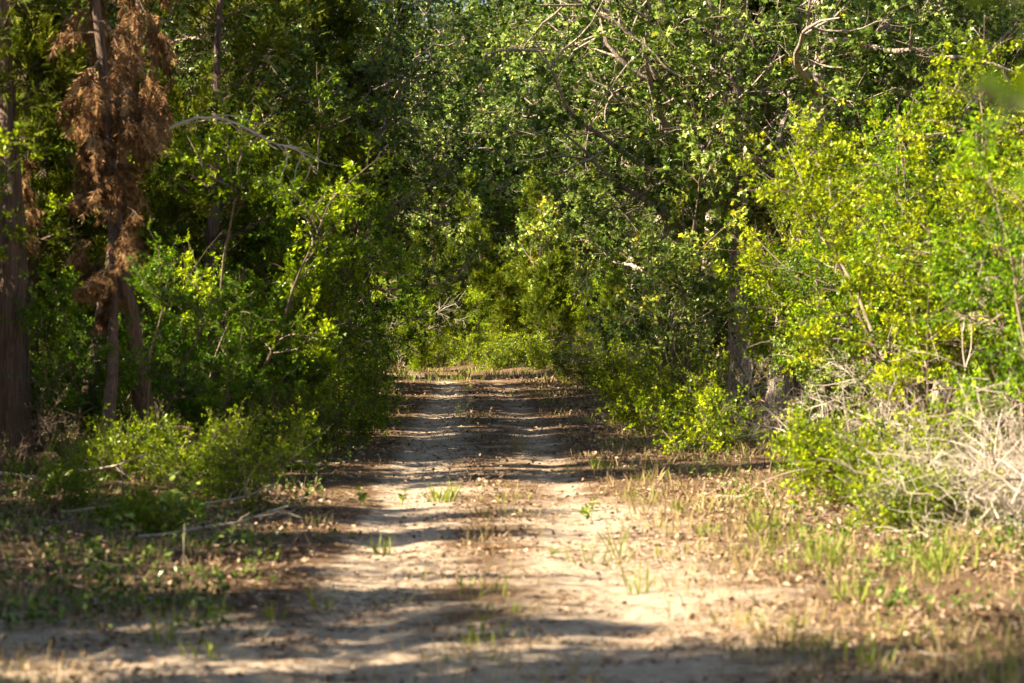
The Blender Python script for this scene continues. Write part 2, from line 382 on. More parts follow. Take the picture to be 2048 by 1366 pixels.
CEDAR = [make_cedar('cedar_a', 11, sp=6), make_cedar('cedar_b', 12, 9, 2.3, .16, 56, sp=6), make_cedar('cedar_c', 13, 8, 1.7, .08, 60, 6, 5, 6)]
YCEDAR = make_cedar('young_cedar', 14, 3.2, .95, .03, 46, 6, 5, 5, size=.15, up=.22, trunk_r=.04)
OAK = [make_oak('oak_a', 21), make_oak('oak_b', 22, 10.5, 10, 4.4), make_oak('oak_c', 23, 9.5, 9, 4.0, .28)]
YAUP = [make_yaupon('yaupon_a', 31, bare=.2), make_yaupon('yaupon_b', 32, 3.5, 6, .5, bare=.15), make_yaupon('yaupon_c', 33, 3.9, 7, .3, bare=.2), make_yaupon('yaupon_d', 34, 3.2, 6, .6, bare=.25)]
LOW = [make_yaupon('low_shrub_a', 41, 1.1, 7, .8, (7, 6, 5, 7), .042, base_t=.1), make_yaupon('low_shrub_b', 42, .8, 8, 1.1, (6, 5, 5, 7), .045, base_t=.05)]
SAPL = [make_yaupon('oak_sapling_a', 43, 4.2, 3, .22, (12, 7, 4, 4), .10, OAK_V, OAK_F, .15, M_OAK), make_yaupon('oak_sapling_b', 44, 3.2, 4, .4, (9, 6, 4, 4), .10, BIG_V, BIG_F, .15, M_OAK)]
BARE = [make_bare('bare_a', 51), make_bare('bare_b', 52, 2.6, 5, .9), make_bare('bare_c', 53, 2.2, 3, .4)]
M_DTWIG = tint_mat('dark_twig', [(0, (.03, .02, .014)), (.5, (.09, .06, .04)), (1, (.20, .14, .10))])
BROWN = [make_bare('dark_bare_a', 54, 2.5, 5, .8, mat=M_DTWIG, wig=.2), make_bare('dark_bare_b', 55, 2.2, 4, .5, mat=M_DTWIG, wig=.22, pull=(0, 0, -.03))]

YG = (1.25, 1.15, .8); DK = (.75, .8, .9); OL = (1, 1, 1)
# ------------------------------------------------------------------ the right side of the track
R = np.random.default_rng(5)
d1 = 41.0; x1 = X(1478, d1)
oak1 = make_oak('leaning_oak', 61, path=[(0, 0, -.1), (-.02, .1, 1.5), (.02, 0, 3.4), (-.05, 0, 5), (.12, 0, 8.0), (.3, .2, 11)], limbs=19, spread=6.4, t_low=.40, trunk_r=.20, dens=1.0, bias=(-.65, -.15, .22))
thing('oak_tree', 'tree', 'tall oak with scaly grey trunk right of the track, its crown overhanging it', x1, d1, meshes=oak1)
thing('oak_tree', 'tree', 'oak bending over the track from the left, beyond the arching yaupon', -4.9, 52, rot=2.9, scale=.95, meshes=oak1)
thing('oak_tree', 'tree', 'oak bending over the far track from the right, behind the scaly oak', 4.9, 60, rot=.3, scale=1.0, meshes=oak1)
d2 = 38.0; x2 = X(1552, d2)
oak2 = make_oak('second_oak', 62, path=[(0, 0, -.1), (.1, .0, 1.2), (.35, .1, 2.8), (.55, 0, 4.2), (.75, 0, 6), (.9, .1, 10)], limbs=12, spread=4.8, t_low=.38, trunk_r=.2, dens=1.0, bias=(-.2, -.1, 0))
thing('oak_tree', 'tree', 'oak with thick pale trunk leaning right, beside the tall scaly oak', x2, d2, meshes=oak2)
thing('oak_tree', 'tree', 'oak with half hidden pale trunk among the bright yaupons at right', X(1880, 44), 44, rot=1, meshes=OAK[2])

yr = [  # px, d, scale, variant, label
 (2060, 23.5, 1.0, 0, 'bright yellow-green yaupon at the right edge above the dead brush'),
 (1850, 24.5, 1.02, 1, 'sunlit yaupon thicket bush standing behind the dead brush'),
 (2080, 26, 1.05, 2, 'tall yellow-green yaupon cut by the right edge of the view'),
 (1830, 28.5, 1.0, 2, 'green yaupon between the oak trunks and the dead brush'),
 (1930, 31, 1.1, 3, 'yaupon with showing pale branches behind the front bushes'),
 (1720, 38, 1.1, 1, 'deep green yaupon filling the gap behind the leaning oak'),
 (1730, 33, 1.0, 0, 'sunlit yaupon just right of the leaning oak trunk'),
 (1790, 35, 1.15, 1, 'tall bright yaupon in the second row of the right thicket'),
 (2020, 37, 1.2, 0, 'back yaupon under the pale oak at right'),
 (1500, 46, 1.1, 3, 'yaupon behind the two oak trunks'),
 (2190, 20, .9, 3, 'yaupon at the far right edge with leaves hanging over brush')]
for px, d, s, v, lab in yr:
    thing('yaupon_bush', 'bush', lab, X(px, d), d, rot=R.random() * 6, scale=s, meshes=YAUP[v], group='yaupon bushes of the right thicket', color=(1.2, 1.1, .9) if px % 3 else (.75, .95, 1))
gr = [(1320, 38.5, 1.1, 0, 'dark green sapling with lobed leaves left of the scaly oak trunk'),
      (1380, 45, .9, 1, 'shaded sapling at the edge of the track before the scaly oak'),
      (1640, 30, .62, 1, 'sapling with large leaf rosettes in front of the leaning oak'),
      (1365, 37, .7, 0, 'green sapling close before the scaly oak trunk')]
for px, d, s, v, lab in gr:
    thing('oak_sapling', 'sapling', lab, X(px, d), d, rot=R.random() * 6, scale=s, meshes=SAPL[v], group='saplings right of the track')
lo = [(1300, 35, 1.0, 0, 'low green shrub at the right edge of the ruts'),
      (1390, 30, 1.0, 1, 'low bright shrub at the foot of the saplings'),
      (1275, 42, .9, 1, 'small shrub farther along the right edge of the track'),
      (1740, 21, .95, 1, 'low yellow-green shrub at the front of the dead brush'),
      (1800, 20.2, .7, 0, 'leafy sprig bush growing through the dead brush'),
      (1925, 18.6, .55, 1, 'leafy green shrub pushing out of the dead brush near the edge'), (1760, 18.6, .6, 1, 'small leafy shrub at the left tip of the dead brush'), (1640, 25, .5, 1, 'small bright shrub between oak shade and dead brush')]
for px, d, s, v, lab in lo:
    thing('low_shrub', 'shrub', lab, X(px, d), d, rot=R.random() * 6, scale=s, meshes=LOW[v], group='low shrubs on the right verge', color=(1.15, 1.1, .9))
for px, d, s, v, lab in [(1300, 50, 1.25, 0, 'bare pale dead branch hanging low over the right track edge'),
      (1800, 24, .6, 1, 'leafless shrub with crossing pale stems in the right thicket'),
      (1520, 29, .45, 2, 'bare twisted root-like shrub at the foot of the oaks'),
      (1980, 22, .85, 2, 'long pale bare branches rising through the right yaupons'),
      (2085, 18.5, .5, 1, 'pale bare branch arching in at the right edge'),
      (1720, 24, .55, 2, 'forked bare stems between the oak shade and the dead brush'), (1610, 26, .6, 0, 'thin leafless shrub in the dark hollow by the oaks'),
      (30, 24, .5, 0, 'dead shrub of crooked twigs at the foot of the shaggy trunk'), (165, 25, .55, 1, 'tangle of dead stems under the brown cedar'),
      (95, 22.5, .32, 2, 'small brown dead shrub by the fallen branches'),
      (480, 30, .8, 2, 'bare brown stems inside the left thicket')]:
    thing('bare_shrub', 'dead shrub', lab, X(px, d), d, rot=R.random() * 6, scale=s, meshes=BROWN[v % 2] if px < 500 else BARE[v])
# dead brush heap
bh = MB(); rb = np.random.default_rng(71); nb = 500
P0 = np.stack([rb.normal(3.98, .46, nb), rb.normal(18.9, .6, nb), np.abs(rb.normal(0, .22, nb))], -1); P0[:, 2] += ground_h(P0[:, 0], P0[:, 1])
D0 = rb.normal(size=(nb, 3)) * [1, 1, .55]
b = grow(P0, D0, .4 + .8 * rb.random(nb), 8, .28, (0, 0, .0), rb); b[..., 2] = np.maximum(b[..., 2], ground_h(b[..., 0], b[..., 1]) + .01)
tubes(bh, b, .004 + .008 * rb.random(nb) ** 2, .002, 4, 0, .2 + .7 * rb.random(nb))
P, D, t, _ = spawn(b, 5, .1, 1, 30, 75, rb)
b = grow(P, D, .12 + .3 * rb.random(len(P)), 5, .3, (0, 0, 0), rb); tubes(bh, b, .0035, .0015, 3, 0, .3 + .7 * rb.random(len(P)))
o = thing('dead_brush', 'brush', 'tangled heap of pale dead twigs on the right verge', 0, 0, 0, meshes={'x': bh.mesh('dead_brush', [M_GREY])}); o['kind'] = 'stuff'

# ------------------------------------------------------------------ the left side
cd = make_cedar('dead_cedar', 81, 7.5, 1.3, .44, 36, 6, 6, 6, lean=(.05, 0), size=.14, leafmat=M_DEAD, droop=.42, up=.10, trunk_r=.11)
bo = MB(); qb = np.random.default_rng(3)
bp_ = np.array([(0, 0, 2.6), (-.35, .1, 2.85), (-.8, .1, 2.8), (-1.15, 0, 2.62), (-1.45, -.1, 2.6), (-1.6, -.1, 2.42)])[None] ; bp_[..., 2] *= 1.35
bi_ = np.linspace(0, 5, 26); bj_ = np.minimum(bi_.astype(int), 4); bp_ = bp_[:, bj_] * (1 - (bi_ - bj_))[None, :, None] + bp_[:, bj_ + 1] * (bi_ - bj_)[None, :, None]
for _ in range(3): bp_[:, 1:-1] = (bp_[:, :-2] + bp_[:, 2:]) / 2
bp_ = bp_ + qb.normal(size=bp_.shape) * .008
tubes(bo, bp_, .018, .006, 6, 0, .8)
P, D, t, _ = spawn(bp_, 14, .1, .97, 25, 60, qb); tubes(bo, grow(P, D + [0, 0, -.3], .15 + .55 * qb.random(14), 7, .2, (0, 0, -.03), qb), .007, .002, 4, 0, .7)
bough = bo.mesh('bough', [M_GREY])
thing('dead_cedar', 'tree', 'dead cedar with hanging rust-brown needles at the left', X(165, 26), 26, scale=1.0, meshes=cd)
thing('dead_cedar', 'tree', 'second dead cedar whose brown curtains hang beside the first', X(300, 25), 25, rot=3.4, scale=(1.1, 1.1, .95), meshes={**cd, 'bough': bough})
thing('dead_cedar', 'tree', 'low dead cedar in the dark under the hanging brown curtains', X(215, 24), 24, rot=1, scale=(.8, .8, .5), meshes=cd, color=(.8, .8, .8))
thing('dead_cedar', 'tree', 'smaller brown dead cedar low at the left edge', X(75, 25), 25, rot=2, scale=.62, meshes=cd)
cb = make_cedar('shaggy_cedar', 82, 9, 1.9, .38, 40, sp=5, trunk_r=.2)
thing('cedar_tree', 'tree', 'shaggy barked cedar trunk cut by the left edge', X(22, 24.5), 24.5, meshes=cb)
near = make_cedar('near_cedar', 83, 3.4, 1.35, .42, 30, 6, 5, 5, size=.16, trunk_r=.06)
thing('cedar_tree', 'tree', 'blurred dark green near cedar boughs at the left edge', -2.95, 10.6, meshes=near, color=(.8, 1.1, 1))
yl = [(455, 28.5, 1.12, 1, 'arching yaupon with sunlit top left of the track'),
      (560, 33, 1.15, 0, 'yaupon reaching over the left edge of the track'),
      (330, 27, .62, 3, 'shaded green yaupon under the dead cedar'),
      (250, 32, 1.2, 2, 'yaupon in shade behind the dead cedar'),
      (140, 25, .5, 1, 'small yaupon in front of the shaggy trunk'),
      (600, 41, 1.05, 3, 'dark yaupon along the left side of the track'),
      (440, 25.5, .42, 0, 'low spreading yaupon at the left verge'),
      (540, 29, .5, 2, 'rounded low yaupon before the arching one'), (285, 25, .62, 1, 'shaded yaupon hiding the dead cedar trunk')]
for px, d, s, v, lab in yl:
    thing('yaupon_bush', 'bush', lab, X(px, d), d, rot=R.random() * 6, scale=s, meshes=YAUP[v], group='yaupon bushes on the left side', color=(1.05, 1.1, 1) if d in (28.5, 33) else (.5, .72, .8))  # leaf colour raised on the two sunlit bushes, darkened for shade on the rest
ll = [(690, 33, 1.0, 0, 'leafy low shrub sunlit at the left track edge'),
      (640, 31, .8, 1, 'low shrub beside the sunlit one at left'),
      (600, 37, 1.2, 0, 'low shrub in shade under the left trees'),
      (560, 27, .8, 1, 'spreading green shrub on the left bank'),
      (370, 22.5, .6, 0, 'shaded shrub among fallen branches at left'),
      (250, 23.5, .7, 1, 'low shrub under the small front yaupon at left'),
      (735, 38, .7, 1, 'small shrub where the left bank meets the rut'),
      (235, 19.6, .4, 1, 'leafy weed patch by the fallen branches at left'), (330, 18.6, .38, 1, 'leafy weed patch behind the lit oak seedling'),
      (120, 20.5, .5, 0, 'weedy shrub among the grey branches at left'), (480, 21.5, .6, 0, 'weedy shrub at the edge of the left bank')]
for px, d, s, v, lab in ll:
    thing('low_shrub', 'shrub', lab, X(px, d), d, rot=R.random() * 6, scale=s, meshes=LOW[v], group='low shrubs on the left verge')
cl = [(215, 29, .95, 2, 'dark cedar whose boughs mix with the brown dead needles'), (400, 31, .9, 1, 'shadowy cedar beside the arching yaupon'), (60, 29, 1.0, 1, 'dark cedar behind the shaggy trunk'), (330, 33, 1.0, 0, 'dark cedar behind the dead brown cedar'),
      (480, 37, 1.05, 1, 'cedar with bare horizontal boughs over the left thicket'),
      (600, 45, 1.0, 2, 'shaded cedar at the left of the track bend'),
      (690, 56, 1.05, 0, 'cedar overhanging the far left of the track'),
      (560, 52, 1.15, 1, 'tall cedar in the left second row'),
      (150, 36, 1.2, 2, 'dark cedar at the upper left behind the trunks'),
      (420, 48, 1.3, 0, 'tall dark cedar far back on the left'),
      (655, 68, .95, 2, 'cedar with dark trunk at the end of the left row'),
      (610, 47, 1.0, 1, 'sunlit cedar leaning over the left rut')]
for px, d, s, v, lab in cl:
    thing('cedar_tree', 'tree', lab, X(px, d), d, rot=R.random() * 6, scale=s, meshes=CEDAR[v], group='cedars on the left side')
ol = [(400, 34, .74, 1, 'large oak on the left whose crown roofs the track'), (520, 44, .86, 0, 'oak spreading over the upper middle from the left'), (640, 55, 1.05, 2, 'oak closing the tunnel of leaves from the left'), (600, 47, .88, 0, 'oak whose boughs cross above the left rut'), (620, 62, 1.0, 0, 'oak crown above the left cedars'), (300, 44, 1.1, 1, 'oak behind the upper left cedars'),
      (700, 70, 1.1, 2, 'oak whose leaves meet over the track')]
for px, d, s, v, lab in ol:
    thing('oak_tree', 'tree', lab, X(px, d), d, rot=R.random() * 6, scale=s, meshes=OAK[v], group='oaks on the left side')

# ------------------------------------------------------------------ behind: both sides and the far wall
rr = [(1330, 60, 'O', 2, 1.25, 'oak closing the tunnel of leaves from the right'), (1390, 50, 'O', 1, 1.2, 'oak with low dark boughs over the right rut'), (1400, 64, 'O', 0, 1.2, 'oak arching over the track from the right'),
      (1300, 74, 'O', 1, 1.2, 'oak with dark foliage over the far track'),
      (1420, 56, 'C', 2, .95, 'shaded cedar behind the scaly oak'),
      (1350, 67, 'C', 1, .85, 'olive cedar right of the far track'),
      (1600, 52, 'C', 0, 1.1, 'cedar behind the leaning oak'),
      (1760, 46, 'C', 2, .9, 'cedar with yellow-green tips above the yaupons'),
      (1700, 60, 'O', 2, 1.1, 'oak in the back row at right'),
      (1950, 50, 'O', 0, 1.1, 'oak with bare twigs in the upper right'),
      (1850, 62, 'O', 1, 1.2, 'tall oak behind the right thicket'),
      (2060, 40, 'O', 1, 1.0, 'oak at the right edge with pale boughs')]
for px, d, k, v, s, lab in rr:
    thing('oak_tree' if k == 'O' else 'cedar_tree', 'tree', lab, X(px, d), d, rot=R.random() * 6, scale=s, meshes=(OAK if k == 'O' else CEDAR)[v], group='trees on the right side')
thing('young_cedar', 'tree', 'small bright yellow-green cedar at the end of the track', X(842, 80), 80, meshes=YCEDAR, color=(2.3, 2.7, 1), scale=1.1)
thing('young_cedar', 'tree', 'slender yellowish cedar amid the far wall of trees', X(965, 90), 90, rot=2, meshes=YCEDAR, color=(1.35, 1.4, .9), scale=(1.1, 1.1, 1.6))
thing('young_cedar', 'tree', 'green young cedar leaning beside the far dark trunks', X(1060, 88), 88, rot=4, meshes=YCEDAR, color=(1.3, 1.4, .9), scale=1.35, tilt=(0, -.25))
thing('young_cedar', 'tree', 'little cedar on the far right of the clearing', X(1180, 86), 86, rot=5, meshes=YCEDAR, color=(1.1, 1.2, .9), scale=.9)
thing('dead_snag', 'tree', 'leafless pale grey branches left of the bright small cedar', X(800, 84), 84, rot=1, scale=1.35, meshes=BARE[1], tilt=(.1, .15))
for i, (px, d, s_, cc) in enumerate([(915, 86, 1.3, (.9, 1, 1)), (1010, 85, 1.0, (1.2, 1.2, .9)), (790, 86, 1.1, (.8, 1, 1)), (1110, 84, 1.2, (1, 1.1, 1)), (1240, 82, 1.3, (.9, 1, .9)), (1150, 90, 1.8, (1.3, 1.25, 1.3)), (880, 91, 1.9, (1.4, 1.35, 1.4))]):
    thing('young_cedar' if i < 5 else 'oak_sapling', 'tree' if i < 5 else 'sapling', ['dull green young cedar right of the bright one', 'yellowish young cedar in the middle of the far wall', 'dark young cedar left of the bright one', 'young cedar before the far dark trunks', 'young cedar at the right foot of the far wall', 'light green sapling behind the far dark trunks', 'light green sapling just behind the bright small cedar'][i], X(px, d), d, rot=i * 2, meshes=YCEDAR if i < 5 else SAPL[i - 5], scale=s_ * (.8 if i > 4 else 1), color=cc)
fw = [(760, 90, 'O', 2, .8), (880, 93, 'C', 0, 1.0), (985, 96, 'C', 2, .95), (1080, 92, 'C', 1, .85), (1170, 94, 'C', 0, .9), (1260, 88, 'O', 1, .8),
      (690, 93, 'C', 1, .8), (1340, 84, 'C', 2, .9), (930, 101, 'O', 0, 1.1), (1120, 103, 'O', 2, 1.15), (1030, 99, 'Y', 0, 1.1), (900, 89, 'Y', 1, .8), (1130, 89, 'Y', 2, .8),
      (980, 88, 'Y', 3, .7), (1230, 86, 'Y', 0, .9), (740, 86, 'Y', 2, .9), (1060, 106, 'O', 1, 1.2), (830, 104, 'O', 1, 1.2)]
ORD = ['first', 'second', 'third', 'fourth', 'fifth', 'sixth', 'seventh', 'eighth', 'ninth', 'tenth', 'eleventh', 'twelfth', 'thirteenth', 'fourteenth', 'fifteenth', 'sixteenth']
for i, (px, d, k, v, s) in enumerate(fw):
    nth = ORD[sum(1 for q_ in fw if q_[2] == k and q_[0] < px)]
    me = {'O': OAK, 'C': CEDAR, 'Y': YAUP}[k][v]
    thing({'O': 'oak_tree', 'C': 'cedar_tree', 'Y': 'yaupon_bush'}[k], 'bush' if k == 'Y' else 'tree',
          nth + {'O': ' oak', 'C': ' olive cedar', 'Y': ' yaupon'}[k] + ' from the left in the wall of trees where the track ends',
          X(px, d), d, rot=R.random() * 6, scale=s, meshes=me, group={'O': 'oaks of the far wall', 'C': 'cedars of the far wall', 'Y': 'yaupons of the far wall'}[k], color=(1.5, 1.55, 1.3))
rb = np.random.default_rng(99)
for px, d, s in ((800, 104, 1.66), (845, 112, 1.8), (885, 108, 1.62), (985, 110, 1.6), (1065, 113, 1.62), (1130, 108, 1.5)):
    thing('oak_tree', 'tree', 'distant oak of the deep wood behind', X(px, d), d, rot=px, scale=s, meshes=OAK[px % 3], group='oaks of the deep wood')
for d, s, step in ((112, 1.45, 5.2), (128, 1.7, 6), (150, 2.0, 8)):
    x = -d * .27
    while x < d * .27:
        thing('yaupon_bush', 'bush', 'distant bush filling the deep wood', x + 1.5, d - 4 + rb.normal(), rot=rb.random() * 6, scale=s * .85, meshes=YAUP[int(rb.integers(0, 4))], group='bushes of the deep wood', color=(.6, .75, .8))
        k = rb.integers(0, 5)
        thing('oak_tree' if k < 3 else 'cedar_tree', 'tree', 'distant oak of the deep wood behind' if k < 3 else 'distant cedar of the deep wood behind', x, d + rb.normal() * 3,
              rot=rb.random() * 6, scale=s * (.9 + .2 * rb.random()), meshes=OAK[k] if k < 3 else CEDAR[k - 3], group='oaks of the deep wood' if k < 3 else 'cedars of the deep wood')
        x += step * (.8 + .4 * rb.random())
for sx in (-1, 1):      # the wood beside the track, seen through gaps
    d = 36.0
    while d < 112:
        x0 = 5.2 if sx > 0 else 5.5
        x = x0 + 2 * rb.random() + (1.5 if d < 60 else 0)
        while x < .212 * d + 3:
            low = sx < 0 and 68 < d < 94
            k = rb.integers(6, 12) if (low or rb.random() < .42) else rb.integers(0, 6)
            nm, me = ('oak_tree', OAK[k]) if k < 3 else ('cedar_tree', CEDAR[k - 3]) if k < 6 else ('yaupon_bush', YAUP[k % 4])
            sc = (.95 + .25 * rb.random()) * (.5 if low and k < 6 else 1)
            if not (sx > 0 and d < 48) and not (low and x < 10):
                thing(nm, 'bush' if k > 5 else 'tree', ('shaded %s deep in the wood ' % {'oak_tree': 'oak', 'cedar_tree': 'cedar', 'yaupon_bush': 'yaupon'}[nm]) + ('left' if sx < 0 else 'right') + ' of the track',
                      sx * x, d + rb.normal() * .8, rot=rb.random() * 6, scale=sc, meshes=me, group={'oak_tree': 'oaks', 'cedar_tree': 'cedars', 'yaupon_bush': 'yaupons'}[nm] + ' of the wood ' + ('left' if sx < 0 else 'right') + ' of the track',
                      color=tuple(1 + .12 * rb.normal(size=3) * [1, .6, 1]))
            x += 3.0 + 1.6 * rb.random()
        d += 3.6
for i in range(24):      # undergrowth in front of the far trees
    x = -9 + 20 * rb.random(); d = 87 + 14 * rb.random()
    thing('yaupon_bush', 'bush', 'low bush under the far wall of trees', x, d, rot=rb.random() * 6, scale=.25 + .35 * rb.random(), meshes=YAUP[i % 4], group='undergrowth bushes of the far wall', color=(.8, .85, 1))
dd_ = np.sort(38 + 48 * rb.random(26))
for i in range(26):
    sx = 1 if i % 2 else -1; d = dd_[i]; x = float(xc(d)) + sx * (2.7 + 1.3 * rb.random())
    thing('low_shrub', 'shrub', ORD[i // 2] + ' low shrub, from the near end, along the far ' + ('right' if sx > 0 else 'left') + ' track edge', x, d, rot=rb.random() * 6, scale=.8 + .7 * rb.random(), meshes=LOW[i % 2], group='low shrubs along the far track')

# trees left of the view and behind the camera, which shade the track
sh = [(-7.5, 29, 'O', 1, .78), (-6.4, 33.5, 'C', 0, .75), (-9.5, 38.5, 'O', 0, .8), (-9.8, 47, 'O', 2, .85)]
rs = np.random.default_rng(17)
for d in 7 + 27 * np.sort(rs.random(12)):
    sh.append((-.212 * d - 2.0 - (.8 if d < 13 else 0) - rs.random() * .5, d + rs.normal() * .4, 'C', int(rs.integers(0, 3)), .46 + .10 * rs.random()))
    thing('yaupon_bush', 'bush', 'yaupon beside the left of the track outside the view', -.212 * d - (3.3 if d < 15 else 2.3) - rs.random() * .4, d + 1.1, rot=d, scale=1.1 + .15 * rs.random(), meshes=YAUP[int(rs.integers(0, 3))], group='roadside yaupons')
for x, y, k, v, s_ in [(-11, 10, 'O', 1, .75), (-12.5, 18, 'O', 2, .8), (-13, 25, 'C', 1, .95), (-7.6, 8.3, 'O', 1, .84), (-12, 34, 'O', 0, .85), (-13, 42, 'O', 2, .9), (-8, 3, 'C', 2, .65), (-9, -3, 'O', 2, .85), (-3.2, -3, 'O', 1, .5)]:
    sh.append((x, y, k, v, s_))
for x, y in [(4.5, 2), (7, 7), (9, 14), (5.5, -6), (9, -1), (1.5, -10), (-5, -9), (12, 20), (12, 8), (-10, -10), (8, -12), (-2, -17), (13, -5), (3.5, -16), (11, 26), (-14, 2)]:  # rest of the wood out of view, added to cut the sky light
    k = int(rs.integers(0, 3)); thing('oak_tree', 'tree', 'unseen oak of the wood added around the viewpoint', x, y, rot=x * 5, scale=1.0 + .15 * rs.random(), meshes=OAK[k], group='oaks around the viewpoint')
for x, y, k, v, s_ in sh:
    thing('oak_tree' if k == 'O' else 'cedar_tree', 'tree', 'oak beside the left of the track outside the view' if k == 'O' else 'cedar beside the left of the track outside the view', x, y,
          rot=x * 3, scale=s_, meshes=(OAK if k == 'O' else CEDAR)[v], group='roadside oaks' if k == 'O' else 'roadside cedars')

# near blurred bough at the top right
nb_ = MB(); rn = np.random.default_rng(7)
tr = grow([(1.9, 3.3, -.1)], [(-.05, 0, 1)], [3.2], 14, .04, (0, 0, .02), rn); nt_ = MB(); tubes(nt_, tr, .05, .015, 8, 0, .5)
P = np.array([(1.8, 3.3, 1.93), (1.8, 3.3, 2.3), (1.8, 3.3, 2.6), (1.8, 3.3, 2.2)]); D = np.array([(-1, -.05, .12), (-1, .1, -.12), (-1, -.1, -.2), (-1, -.3, .1)])
lb = grow(P, D, np.array([1.0, 1.08, 1.12, 1.0]), 9, .07, (0, 0, -.02), rn); tubes(nt_, lb, .012, .003, 5, 0, .5)
P, D, t, _ = spawn(lb, 20, .2, 1, 30, 70, rn); b = grow(P, D, .12 + .1 * rn.random(len(P)), 3, .1, (0, 0, 0), rn); tubes(nb_, b, .003, .0015, 3, 1, .5)
P, D, t, _ = spawn(b, 7, .1, 1, 30, 80, rn); scatter(nb_, OAK_V, OAK_F, P, D, .075, rn, 0, tintr(rn, len(P)), .6)
thing('oak_tree', 'tree', 'very blurred near oak bough in the upper right corner', 0, 0, 0, meshes={'trunk': nt_.mesh('near_oak_trunk', [M_BARK]), 'crown': nb_.mesh('near_oak_crown', [M_YAUPON, M_TWIG])}, color=(.45, .5, .4))  # low multiplier puts the bough's shade into its leaf colour

# ------------------------------------------------------------------ ground cover
rg = np.random.default_rng(123)
def rand_ground(n, y0=9.5, y1=70, half=.24, pw=1.6):
    y = y0 + (y1 - y0) * rg.random(n) ** pw; x = (rg.random(n) * 2 - 1) * y * half; return x, y
lt = MB(); x, y = rand_ground(125000)
u = x - xc(y); keep = rg.random(len(x)) < np.clip((.16 + .9 * np.clip((np.abs(np.abs(u) - .75) - .30) / .7, 0, 1)) * np.clip(.6 + .8 * smooth_noise(x, y, 2.2, 71), .05, 1.3) * np.where(y < 16, np.clip((np.abs(u)) / 3, .1, 1), 1), 0, 1)
x = x[keep]; y = y[keep]; P = np.stack([x, y, ground_h(x, y) + .008 + .02 * rg.random(len(x))], -1)
D = rg.normal(size=P.shape) * [1, 1, .35]
scatter(lt, LEAF_V * [1.3, 1, 2], LEAF_F, P, D, .024 + .032 * rg.random(len(P)) ** 1.5 + .0007 * y, rg, 0, rg.random(len(P)), 1.2)
o = thing('leaf_litter', 'leaf litter', 'dry brown leaves lying on the track verges', 0, 0, 0, meshes={'x': lt.mesh('leaf_litter', [M_LITTER])}); o['kind'] = 'stuff'
dm = MB(); x, y = rand_ground(90000, 10, 62, .10, 1.5); x = x + xc(y); m_ = smooth_noise(x * .6, y, .9, 55) + .5 * smooth_noise(x, y, 3.1, 56)
k_ = rg.random(len(x)) < np.clip(.10 + 1.3 * m_, .05, 1); x = x[k_]; y = y[k_]; P = np.stack([x, y, ground_h(x, y) + .006], -1)
scatter(dm, LEAF_V * [.55, 1, .6], LEAF_F, P, rg.normal(size=P.shape) * [1, 1, .15], .02 + .045 * rg.random(len(P)) ** 1.5, rg, 0, rg.random(len(P)) * .75, 1.0)
o = thing('needle_litter', 'leaf litter', 'dark needles and crumbs of leaf patched over the ruts', 0, 0, 0, meshes={'x': dm.mesh('needle_litter', [M_LITTER])}); o['kind'] = 'stuff'
tg = MB(); x, y = rand_ground(5200); u = x - xc(y); keep = rg.random(len(x)) < np.clip(np.abs(u) / 2.2, .08, 1); x = x[keep]; y = y[keep]
P = np.stack([x, y, ground_h(x, y) + .012], -1); D = rg.normal(size=P.shape) * [1, 1, .12]
b = grow(P, D, .08 + .35 * rg.random(len(P)) ** 2, 4, .15, (0, 0, 0), rg); tubes(tg, b, .003, .0015, 3, 0, rg.random(len(P)))
o = thing('twig_litter', 'twig litter', 'fallen twigs strewn over the leaf litter', 0, 0, 0, meshes={'x': tg.mesh('twig_litter', [M_GREY])}); o['kind'] = 'stuff'

def blades(mb, cx, cy, n, h, spread, green, rng, w=.006):
    a = rng.random(n) * 6.28; r = spread * np.sqrt(rng.random(n)); x = cx + np.cos(a) * r; y = cy + np.sin(a) * r
    P = np.stack([x, y, ground_h(x, y) - .005], -1)
    D = np.stack([np.cos(a) * .35, np.sin(a) * .35, np.ones(n)], -1) + rng.normal(size=(n, 3)) * .2
    L = h * (.45 + .7 * rng.random(n)); b = grow(P, D, L, 4, .12, (0, 0, -.06), rng)
    s = unit(rng.normal(size=(n, 3)) * [1, 1, .1]); ww = w * (.6 + .7 * rng.random(n))[:, None]
    V = np.stack([b[:, 0] - s * ww * .6, b[:, 0] + s * ww * .6, b[:, 1] + s * ww, b[:, 1] - s * ww, b[:, 2] + s * ww * .8, b[:, 2] - s * ww * .8, b[:, 3]], 1)
    k = (np.arange(n) * 7)[:, None]; tint = np.clip(green + rng.normal(size=n) * .16, 0, 1)
    mb.add(V.reshape(-1, 3), np.concatenate([k + [0, 1, 2, 3], k + [3, 2, 4, 5]]), 0, np.concatenate([tint, tint]))
    mb.add(V.reshape(-1, 3), k + [5, 4, 6], 0, tint)
gs = MB()
x, y = rand_ground(6000, 10, 50, .23, 1.4); u = x - xc(y)
for xx, yy, uu in zip(x, y, u):
    if uu > 1.1 or uu < -2 or abs(uu) < .4 and rg.random() < .25: blades(gs, xx, yy, 4, .05 + .10 * rg.random(), .22, .08, rg, .003 + .0001 * yy)
n = 5200; x, y = rand_ground(n, 10, 92, .23, 1.4)
u = x - xc(y)
pr = np.where(u > 1.3, .95, np.where(np.abs(u) < .35, .25, np.where(u < -1.2, .2, .05)))
pr = np.where((y > 66) & (np.abs(x) < 9), .9, pr); pr = pr * (smooth_noise(x, y, 5, 44) > np.where(y > 66, -2, -.15))
